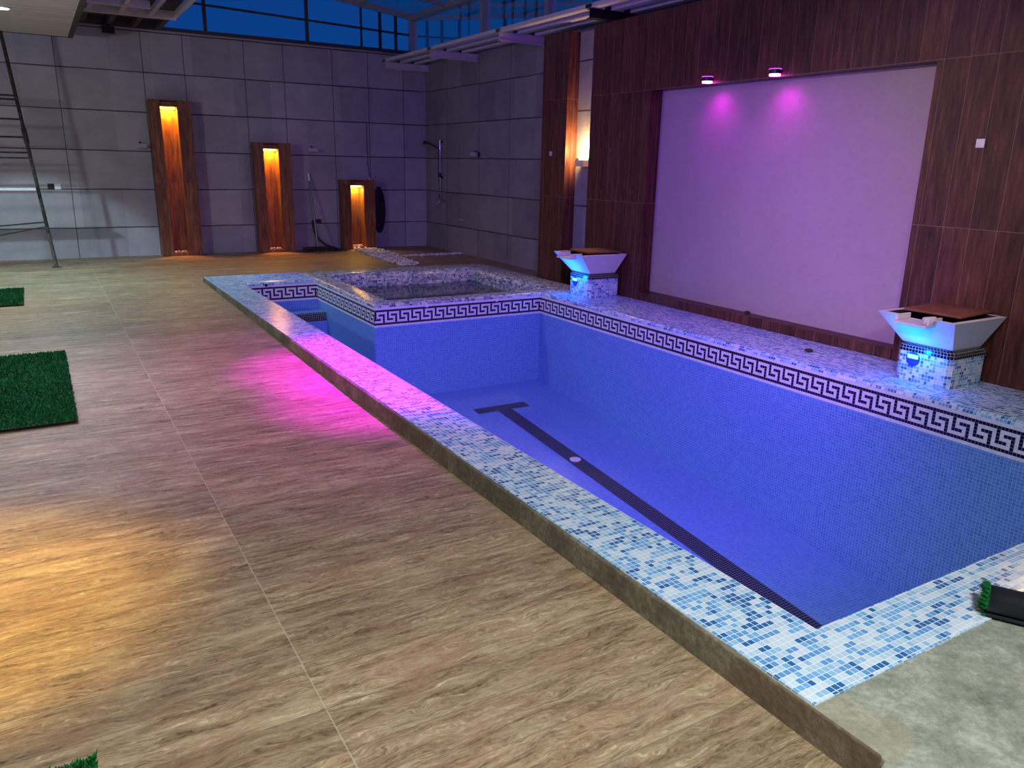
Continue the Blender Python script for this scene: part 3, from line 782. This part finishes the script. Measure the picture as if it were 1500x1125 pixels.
# ------------------------------------------------------------------ small things on the back and side walls
def build_small():
    # unlit wall lamps
    def wall_lamp(p, n, label):
        p = Vector(p); n = Vector(n); s = Vector((0, 0, 1)).cross(n)
        T = thing('wall_lamp', p, label, 'wall lamp', 'unlit wall lamps')
        m = MB()
        a = p + n*.012
        m.cyl(p, p+n*.02, .035, 16); m.tube([p+n*.02+Vector((0, 0, .02)), p+n*.05+Vector((0, 0, .05)), p+n*.09+Vector((0, 0, .03))], .014, 10)
        m.build('mount', 'black_plastic', T, smooth=True)
        c = p + n*.10; q = MB()
        x = s*.085; y = n*.03; z = Vector((0, 0, .035))
        A = [c - x - y, c + x - y, c + x + y, c - x + y]
        q.quad([v - z for v in A]); q.quad([v + z for v in A])
        for k in range(4): q.quad([A[k]-z, A[(k+1) % 4]-z, A[(k+1) % 4]+z, A[k]+z])
        q.build('head', 'grey_plastic', T, bevel=.006)
    wall_lamp((1.515, BY, 1.775), (0, -1, 0), 'unlit wall lamp beside the tallest lit niche')
    wall_lamp((4.24, BY, 1.785), (0, -1, 0), 'unlit wall lamp above the broom')
    wall_lamp((GX, 11.92, 1.76), (-1, 0, 0), 'unlit wall lamp on the side wall past the shower')
    # double socket
    T = thing('wall_socket', (.265, BY, 1.10), 'double wall socket, one half black and one half white, beside the scaffold', 'socket')
    MB().box(.18, .268, BY-.014, BY-.001, 1.105, 1.19).build('black_plate', 'black_plastic', T, bevel=.004)
    MB().cyl((.224, BY-.019, 1.147), (.224, BY-.012, 1.147), .03, 20).build('socket_face', 'black_rubber_and_shade', T, bevel=.002)
    MB().box(.270, .355, BY-.014, BY-.001, 1.105, 1.185).build('white_plate', 'white_plastic', T, bevel=.004)
    T = thing('power_outlet', (4.32, BY, .54), 'small black outlet low on the wall behind the broom', 'outlet')
    MB().box(4.29, 4.36, BY-.04, BY-.001, .53, .60).build('body', 'black_plastic', T, bevel=.006)
    MB().cyl((4.325, BY-.05, .565), (4.325, BY-.04, .565), .024, 16).build('cover', 'black_rubber_and_shade', T)
    pts = [(4.20, BY-.03, .57), (4.21, BY-.04, .44), (4.24, BY-.05, .34), (4.30, BY-.06, .24), (4.40, BY-.08, .15), (4.52, BY-.1, .1), (4.62, BY-.12, .078)]
    m = MB().tube([(4.29, BY-.03, .565), (4.24, BY-.03, .575)] + pts, .016, 8)
    tag(m.build('black_cable', 'black_rubber_and_shade', smooth=True), 'black cable curving from the outlet down to the floor behind the broom', 'cable')
    # push broom
    T = thing('push_broom', (4.2, 13.7, .06), 'long-handled push broom leaning on the grey wall beside the middle niche', 'broom')
    h = MB().tube([(4.19, 13.70, .13), (4.17, BY-.025, 1.37)], .017, 12); ho = h.build('handle', 'steel_pole', T, smooth=True)
    MB().tube([(4.1715, BY-.055, 1.26), (4.169, BY-.022, 1.385)], .018, 12).build('grip', 'white_plastic', ho, smooth=True)
    MB().box(3.93, 4.44, 13.66, 13.74, .10, .145).build('head', 'black_plastic', T, bevel=.012)
    m = MB(); rnd = random.Random(5)
    for k in range(220):
        x = 3.93 + .51*rnd.random(); y = 13.665 + .07*rnd.random(); dx = (x-4.185)*.1 + rnd.uniform(-.01, .01); dy = (y-13.7)*.3
        m.beam((x, y, .105), (x+dx, y+dy, .0615), .005, .005, up=(0, 1, 0))
    b = m.build('bristles', 'black_plastic', T, merge=False); b['kind'] = 'stuff'
    # flat black mop sheet/dark cloth lying at its foot
    m = MB(); prof = [(4.452, .03), (4.49, .05), (4.56, .045), (4.64, .03), (4.69, .008)]
    for (xa, ha), (xb, hb) in zip(prof, prof[1:]):
        for (ya, ka), (yb_, kb) in (((13.58, .1), (13.66, .9)), ((13.66, .9), (13.76, 1.0)), ((13.76, 1.0), (13.86, .2))):
            m.quad([(xa, ya, .062+ha*ka), (xb, ya, .062+hb*ka), (xb, yb_, .062+hb*kb), (xa, yb_, .062+ha*kb)])
    tag(m.build('black_cloth', 'black_rubber_and_shade', smooth=True), 'dark cloth lying crumpled on the floor beside the broom head', 'cloth')
    # coiled hose hung between niche and shower
    T = thing('hose_coil', (5.46, BY, .3), 'black hose coil hanging on the wall beside the shortest lit niche', 'hose')
    m = MB(); pts = []
    for k in range(0, 320):
        a = k/20*2*PI; q = .62 + .38*math.sin(k*.083); rr = q + .05*math.sin(k*.37)
        pts.append((5.47 + .10*rr*math.cos(a), BY-.025-.03*(1-q), .74 + (.40-.10*(1-q))*math.sin(a)))
    m.tube(pts, .019, 6); m.build('coil', 'black_rubber_and_shade', T, smooth=True)
    MB().box(5.44, 5.48, BY-.11, BY-.001, 1.14, 1.17).build('hook', 'steel_dark', T)
    # thin hanging lead with a plug
    T = thing('hanging_lead', (5.29, BY, 1.27), 'thin pale lead hanging down the wall above the hose coil', 'cable')
    MB().tube([(5.27, BY-.015, 2.28), (5.265, BY-.02, 2.0), (5.272, BY-.018, 1.75), (5.268, BY-.02, 1.6), (5.29, BY-.02, 1.42), (5.305, BY-.02, 1.33)], .006, 8).build('wire', 'steel_dark', T, smooth=True)
    MB().tube([(5.304, BY-.02, 1.335), (5.308, BY-.022, 1.28)], .02, 10).build('plug', 'grey_plastic', T, smooth=True)
    # shower on the grey side wall
    T = thing('shower_set', (GX, 13.3, .9), 'chrome shower column with hand shower on the grey side wall', 'shower')
    MB().tube([(GX-.05, 13.31, .99), (GX-.05, 13.31, 2.0)], .013, 12).build('riser', 'chrome', T, smooth=True)
    MB().tube([(GX-.001, 13.29, 1.98), (GX-.05, 13.29, 1.98)], .016, 10).tube([(GX-.001, 13.29, 1.36), (GX-.05, 13.29, 1.36)], .016, 10).build('wall_clamp', 'black_plastic', T, smooth=True)
    hs = MB().tube([(GX-.05, 13.32, 1.85), (GX-.11, 13.40, 1.90), (GX-.17, 13.52, 1.955), (GX-.22, 13.62, 1.97)], [.013, .014, .018, .03], 12)
    hs.build('hand_shower', 'black_plastic', T, smooth=True)
    MB().tube([(GX-.07, 13.30, 1.85), (GX-.10, 13.28, 1.5), (GX-.09, 13.26, 1.2), (GX-.07, 13.30, .97)], .008, 8).build('hose', 'black_rubber_and_shade', T, smooth=True)
    MB().box(GX-.085, GX-.035, 13.28, 13.34, 1.36, 1.44).build('slider', 'black_plastic', T, bevel=.01)
    mx = MB().tube([(GX-.055, 13.44, .955), (GX-.055, 13.16, .955)], .026, 14).tube([(GX-.001, 13.39, .955), (GX-.055, 13.39, .955)], .02, 10).tube([(GX-.001, 13.21, .955), (GX-.055, 13.21, .955)], .02, 10)
    mo = mx.build('mixer', 'chrome', T, smooth=True)
    MB().tube([(GX-.07, 13.30, .98), (GX-.10, 13.30, 1.04)], .012, 10).build('lever', 'chrome', mo, smooth=True)
    MB().tube([(GX-.06, 13.32, .94), (GX-.10, 13.36, .87), (GX-.16, 13.38, .85)], .013, 10).build('bath_spout', 'chrome', mo, smooth=True)
    tag(MB().box(GX-.012, GX-.001, 12.45, 12.63, .635, .66).build('wall_plate', 'grey_plastic', bevel=.003), 'small pale plate low on the grey side wall past the shower', 'plate')
    # plates on the timber cladding
    def plate(y, z, s, label, mat='white_plastic'):
        T = thing('switch_plate', (WX, y, z-s/2), label, 'switch plate', 'switch plates on the timber wall')
        MB().box(WX-.012, WX-.0005, y-s/2, y+s/2, z-s/2, z+s/2).build('plate', mat, T, bevel=.003)
        MB().box(WX-.016, WX-.012, y-s*.3, y+s*.3, z-s*.3, z+s*.3).build('rocker', mat, T, bevel=.002)
    plate(3.325, 1.82, .062, 'pale square switch plate on the timber wall beside the white panel')
    plate(8.93, 1.757, .055, 'small dull switch plate on the narrow timber pillar', 'steel_painted')
    plate(7.65, 1.794, .05, 'small dark switch plate on the timber wall between lit slot and white panel', 'steel_dark')
build_small()

# sconces inside the slots -------------------------------------------------
def sconce(y, label, pw):
    SX = 6.07; T = thing('wall_sconce', (SX, y, 1.62), label, 'sconce', 'sconces in the wall slots')
    m = MB(); x0 = SX-.13
    m.box(x0, SX-.001, y-.09, y+.09, 1.60, 1.612).box(x0, x0+.01, y-.09, y+.09, 1.612, 1.68)
    m.box(x0+.01, SX-.001, y-.09, y-.08, 1.612, 1.68).box(x0+.01, SX-.001, y+.08, y+.09, 1.612, 1.68)
    m.build('shade', 'sconce_body', T, bevel=.003, merge=False)
    b = MB(); n = 12
    b.tube([(SX-.07, y, 1.62), (SX-.07, y, 1.66), (SX-.07, y, 1.70), (SX-.07, y, 1.735), (SX-.07, y, 1.755)], [.02, .042, .055, .042, .012], 14)
    b.build('bulb', 'glow_warm', T, smooth=True)
    L = bpy.data.lights.new('sconce_light', 'POINT'); L.energy = pw; L.color = (1, .60, .22); L.shadow_soft_size = .05
    lo = bpy.data.objects.new('sconce_light', L); COL.objects.link(lo); lo.parent = T; lo.location = Vector((SX-.1, y, 1.80)) - WL[T.name]
sconce(8.34, 'glowing warm sconce in the narrow wall slot beside the timber pillar', 46)
sconce(2.38, 'warm sconce in the wall slot beyond the white panel and its fountain', 26)

# magenta lamps over the white panel -----------------------------------------
def panel_lamp(y, label):
    T = thing('panel_lamp', (WX, y, 2.43), label, 'wall spotlight', 'magenta lamps over the white panel')
    m = MB().cyl((WX-.065, y, 2.435), (WX-.065, y, 2.475), .05, 24).box(WX-.03, WX-.0005, y-.02, y+.02, 2.445, 2.468)
    b = m.build('body', 'lamp_body', T, smooth=True)
    r = MB(); ring = [(WX-.065+.052*math.cos(2*PI*k/24), y+.052*math.sin(2*PI*k/24), 2.476) for k in range(25)]
    r.tube(ring, .004, 6, cap=False); r.build('glowing_rim', 'glow_magenta_rim', T, smooth=True)
    MB().cyl((WX-.065, y, 2.418), (WX-.065, y, 2.435), .05, 24).build('lens', 'glow_magenta', T, smooth=True)
    return T
def spot(name, p, q, e, c, size, blend=.5, soft=.04, parent=None):
    L = bpy.data.lights.new(name, 'SPOT'); L.energy = e; L.color = c; L.spot_size = math.radians(size); L.spot_blend = blend; L.shadow_soft_size = soft
    o = bpy.data.objects.new(name, L); COL.objects.link(o); p = Vector(p)
    o.rotation_euler = (Vector(q)-p).to_track_quat('-Z', 'Y').to_euler()
    if parent: o.parent = parent; o.location = p - WL[parent.name]
    else: o.location = p
    return o
for y, lb in ((6.08, 'magenta spotlight over the white panel, closer to the lit wall slot'), (5.235, 'magenta spotlight over the middle of the white panel')):
    T = panel_lamp(y, lb)
    spot('panel_wash', (WX-.03, y, 2.41), (6.06, y, 1.9), 9, (.85, .0, 1.0), 120, 1.0, .03, T)
for y in (5.0, 5.9): spot('magenta_beam', (2.5, y, 4.1), (2.0, y, .1), 3600, (.62, .0, 1.0), 27, 1.0, .05)
spot('magenta_halo', (2.5, 5.6, 4.1), (1.6, 5.6, .1), 430, (.66, .05, 1.0), 74, 1.0, .05)

# ------------------------------------------------------------------ scaffold by the back wall
def build_scaffold():
    T = thing('scaffold_frame', (-.3, 12.9, .06), 'thin steel scaffold frame with ladder rungs standing in front of the grey wall', 'scaffold')
    def L(z): return Vector((.143 - (z-.06)*.0885, 12.9, z))
    fr = MB().tube([L(.08), L(1.15), L(3.15)], .024, 10).tube([L(1.95), L(1.75)], .034, 10)
    fr.build('leg', 'rusty_pipe', T, smooth=True)
    def R(z): return Vector((-1.15, 12.9, z))
    MB().tube([R(.08), R(3.15)], .018, 10).build('leg', 'rusty_pipe', T, smooth=True)
    for z in (2.36, 2.31, 2.06, 1.83, 1.63, 1.56):
        MB().tube([L(z), R(z)], .012, 8).build('rung', 'rusty_pipe', T, smooth=True)
    MB().tube([L(.70), R(.60)], .010, 8).tube([L(.64), R(.40)], .007, 8).build('brace', 'rusty_pipe', T, smooth=True)
    MB().box(-1.15, .02, 12.7, 12.9, 1.135, 1.165).build('platform', 'steel_painted', T, bevel=.004)
    MB().tube([L(.55), L(.08)], .026, 10).build('jack_sleeve', 'steel_dark', T, smooth=True)
    MB().box(.08, .20, 12.85, 12.95, .0605, .072).build('foot_plate', 'steel_dark', T, bevel=.002)
    MB().box(-1.21, -1.09, 12.85, 12.95, .0605, .072).build('foot_plate', 'steel_dark', T, bevel=.002)
build_scaffold()

# ------------------------------------------------------------------ turf mats
def mat(x0, x1, y0, y1, label, nb, seed, rot=0):
    z = zf((y0+y1)/2)
    T = thing('turf_mat', ((x0+x1)/2, (y0+y1)/2, z), label, 'turf mat', 'artificial turf mats')
    MB().box(x0, x1, y0, y1, z+.004, z+.012).build('backing', 'turf_backing', T)
    rnd = random.Random(seed); m = MB()
    for _ in range(nb):
        x = rnd.uniform(x0, x1); y = rnd.uniform(y0, y1); a = rnd.uniform(0, PI); h = rnd.uniform(.012, .024); w = .006
        dx, dy = math.cos(a)*w, math.sin(a)*w; lx, ly = rnd.uniform(-.012, .012), rnd.uniform(-.012, .012)
        m.quad([(x-dx, y-dy, z+.011), (x+dx, y+dy, z+.011), (x+lx, y+ly, z+.011+h)], [(0, 0), (1, 0), (.5, 1)])
    p = m.build('pile', 'turf_green', T, merge=False); p['kind'] = 'stuff'
mat(-1.2, .06, 5.30, 7.36, 'dark green artificial turf mat lying mid-floor', 26000, 1)
mat(-1.5, -.245, 9.72, 10.95, 'small bright green turf mat lying towards the scaffold', 9000, 2)
mat(-.7, -.045, 1.60, 2.10, 'green turf mat of which only a corner shows on the near floor', 8000, 3)
def roll():
    T = thing('turf_roll', (2.7, 1.02, .114), 'rolled-up turf with black backing lying on the concrete pool edge', 'turf roll')
    a = Vector((2.64, 1.185, .1215)); d = Vector((.50, -.866, 0)).normalized(); s = Vector((d.y*-1, d.x, 0)); s = Vector((.866, .5, 0))
    m = MB(); L = .75
    prof = []
    N = 44
    for k in range(N+1):
        t = k/N; ang = -PI*.5 + t*2*PI*2.1; r = .056 - .028*t
        prof.append((math.cos(ang)*r,   .056 + math.sin(ang)*r))
    prof = [(-.03, .002)] + prof[1:]
    A = [a + s*(x+.056) + Vector((0, 0, z)) for x, z in prof]; B = [q + d*L for q in A]
    for k in range(len(A)-1): m.quad([A[k], A[k+1], B[k+1], B[k]])
    o = m.build('backing', 'black_rubber_and_shade', T, smooth=True)
    sd = o.modifiers.new('thick', 'SOLIDIFY'); sd.thickness = .01; sd.offset = -1
    rnd = random.Random(9); f = MB()
    for k in range(len(A)-1):
        for _ in range(16):
            q = A[k].lerp(A[k+1], rnd.random()); e = Vector((rnd.uniform(-.012, .012), rnd.uniform(-.012, .012), rnd.uniform(-.004, .02))) - d*rnd.uniform(.008, .03)
            f.quad([q, q+Vector((.004, .002, .003)), q+e])
    p = f.build('pile', 'turf_green', T, merge=False); p['kind'] = 'stuff'
roll()

# crumbs left on the ledge and coping
def stone(x, y, z, r, label, name='stone'):
    bm = bmesh.new(); bmesh.ops.create_icosphere(bm, subdivisions=2, radius=1); rnd = random.Random(int(x*1000))
    for v in bm.verts: v.co *= rnd.uniform(.8, 1.1); v.co.z *= .55
    me = bpy.data.meshes.new(name); bm.to_mesh(me); bm.free(); me.materials.append(M['stone_dark'])
    o = bpy.data.objects.new(name, me); COL.objects.link(o); o.scale = (r, r*1.3, r); o.location = (x, y, z+r*.5); tag(o, label, 'stone')
stone(6.0, 5.42, .213, .028, 'dark stone lying on the ledge under the white panel')
stone(5.50, 4.25, .12, .03, 'dark bit of rubble lying on the mosaic coping below the white panel')

# ceiling downlights on the soffit (one in view; the rest are unseen, without fixtures, some added as fill)
def downlight(x, y, label, c, mat):
    T = thing('ceiling_downlight', (x, y, 3.2), label, 'downlight', 'soffit downlights')
    MB().cyl((x, y, 3.19), (x, y, 3.1995), .085, 28).build('trim_ring', 'white_plastic', T, bevel=.003)
    MB().cyl((x, y, 3.184), (x, y, 3.19), .062, 24).build('lens', mat, T)
    return T
T1 = downlight(-.06, 11.25, 'lit cool downlight in the soffit above the scaffold', None, 'glow_cool')

def point(name, p, e, c, soft=.1):
    L = bpy.data.lights.new(name, 'POINT'); L.energy = e; L.color = c; L.shadow_soft_size = soft
    o = bpy.data.objects.new(name, L); COL.objects.link(o); o.location = p; return o
spot('soffit_and_fill_light', (-.06, 11.25, 3.17), (-.06, 10.6, 0), 540, (.42, .80, 1.0), 138, 1.0, .06)
spot('soffit_and_fill_light', (-2.6, 9.6, 3.0), (.2, 14.0, -.35), 620, (.62, .88, 1.0), 31, .35, .06)  # added fill without a fixture, lights the foot of the back wall
point('left_fill_light', (-2.6, 8.5, 2.3), 190, (.80, .86, 1.0), .12)  # added fill without a fixture, brightens soffit, floor and back wall
spot('soffit_and_fill_light', (-.9, 9.9, 3.1), (-.8, 9.6, 0), 90, (1, .68, .34), 60, 1.0, .06)
spot('soffit_and_fill_light', (-.9, 6.3, 3.15), (-1.0, 5.9, 0), 420, (.66, .82, 1.0), 88, 1.0, .08)  # added fill, raises the middle of the left floor
spot('soffit_and_fill_light', (-1.0, 3.2, 2.5), (-.62, 3.2, 0), 500, (1, .62, .03), 48, .8, .05)
spot('soffit_and_fill_light', (.5, -.6, 3.1), (1.5, 1.8, 0), 820, (.93, 1.0, 1.0), 104, 1.0, .15)
spot('panel_side_fill', (.3, 1.4, 3.1), (6.0, 4.0, 1.3), 700, (1.0, .68, .84), 36, 1.0, .1)  # added fill from an unseen source, brightens the near part of the white panel
spot('violet_flood', (2.2, 3.2, 2.5), (4.6, 6.3, -.2), 640, (.27, .03, 1.0), 104, .7, .1)
point('violet_fill', (2.7, 5.6, 3.6), 26, (.8, .3, 1.0), .1)  # added point light with no fixture, brightens the roof rails

# ------------------------------------------------------------------ dusk sky
w = bpy.data.worlds.new('dusk'); SC.world = w; w.use_nodes = True
nt = w.node_tree; nt.nodes.clear()
tc = nt.nodes.new('ShaderNodeTexCoord'); sp = nt.nodes.new('ShaderNodeSeparateXYZ'); rp = nt.nodes.new('ShaderNodeValToRGB')
rp.color_ramp.elements[0].position = 0.0; rp.color_ramp.elements[0].color = lin(10, 64, 132)
rp.color_ramp.elements[1].position = .6; rp.color_ramp.elements[1].color = lin(14, 54, 130)
bg = nt.nodes.new('ShaderNodeBackground'); bg.inputs[1].default_value = 1.0; ou = nt.nodes.new('ShaderNodeOutputWorld')
nt.links.new(tc.outputs['Generated'], sp.inputs[0]); nt.links.new(sp.outputs[2], rp.inputs[0]); nt.links.new(rp.outputs[0], bg.inputs[0]); nt.links.new(bg.outputs[0], ou.inputs[0])

# ------------------------------------------------------------------ camera
R = [[0.8594742817624864, -0.5107762498349374, 0.0202874738056669], [-0.12129668982108063, -0.2423364456078501, -0.9625799500138166], [0.4965793713267865, 0.8248519077596362, -0.27023741087788417]]
cd = bpy.data.cameras.new('camera'); cam = bpy.data.objects.new('camera', cd); COL.objects.link(cam)
cd.sensor_width = 36; cd.lens = 1141.837/1500*36; cd.clip_start = .05
mw = Matrix(((R[0][0], -R[1][0], -R[2][0], 0), (R[0][1], -R[1][1], -R[2][1], 0), (R[0][2], -R[1][2], -R[2][2], 1.6), (0, 0, 0, 1)))
cam.matrix_world = mw
SC.camera = cam
vs = SC.view_settings; vs.view_transform = 'Standard'; vs.look = 'None'; vs.exposure = 0; vs.gamma = 1; vs.use_curve_mapping = False
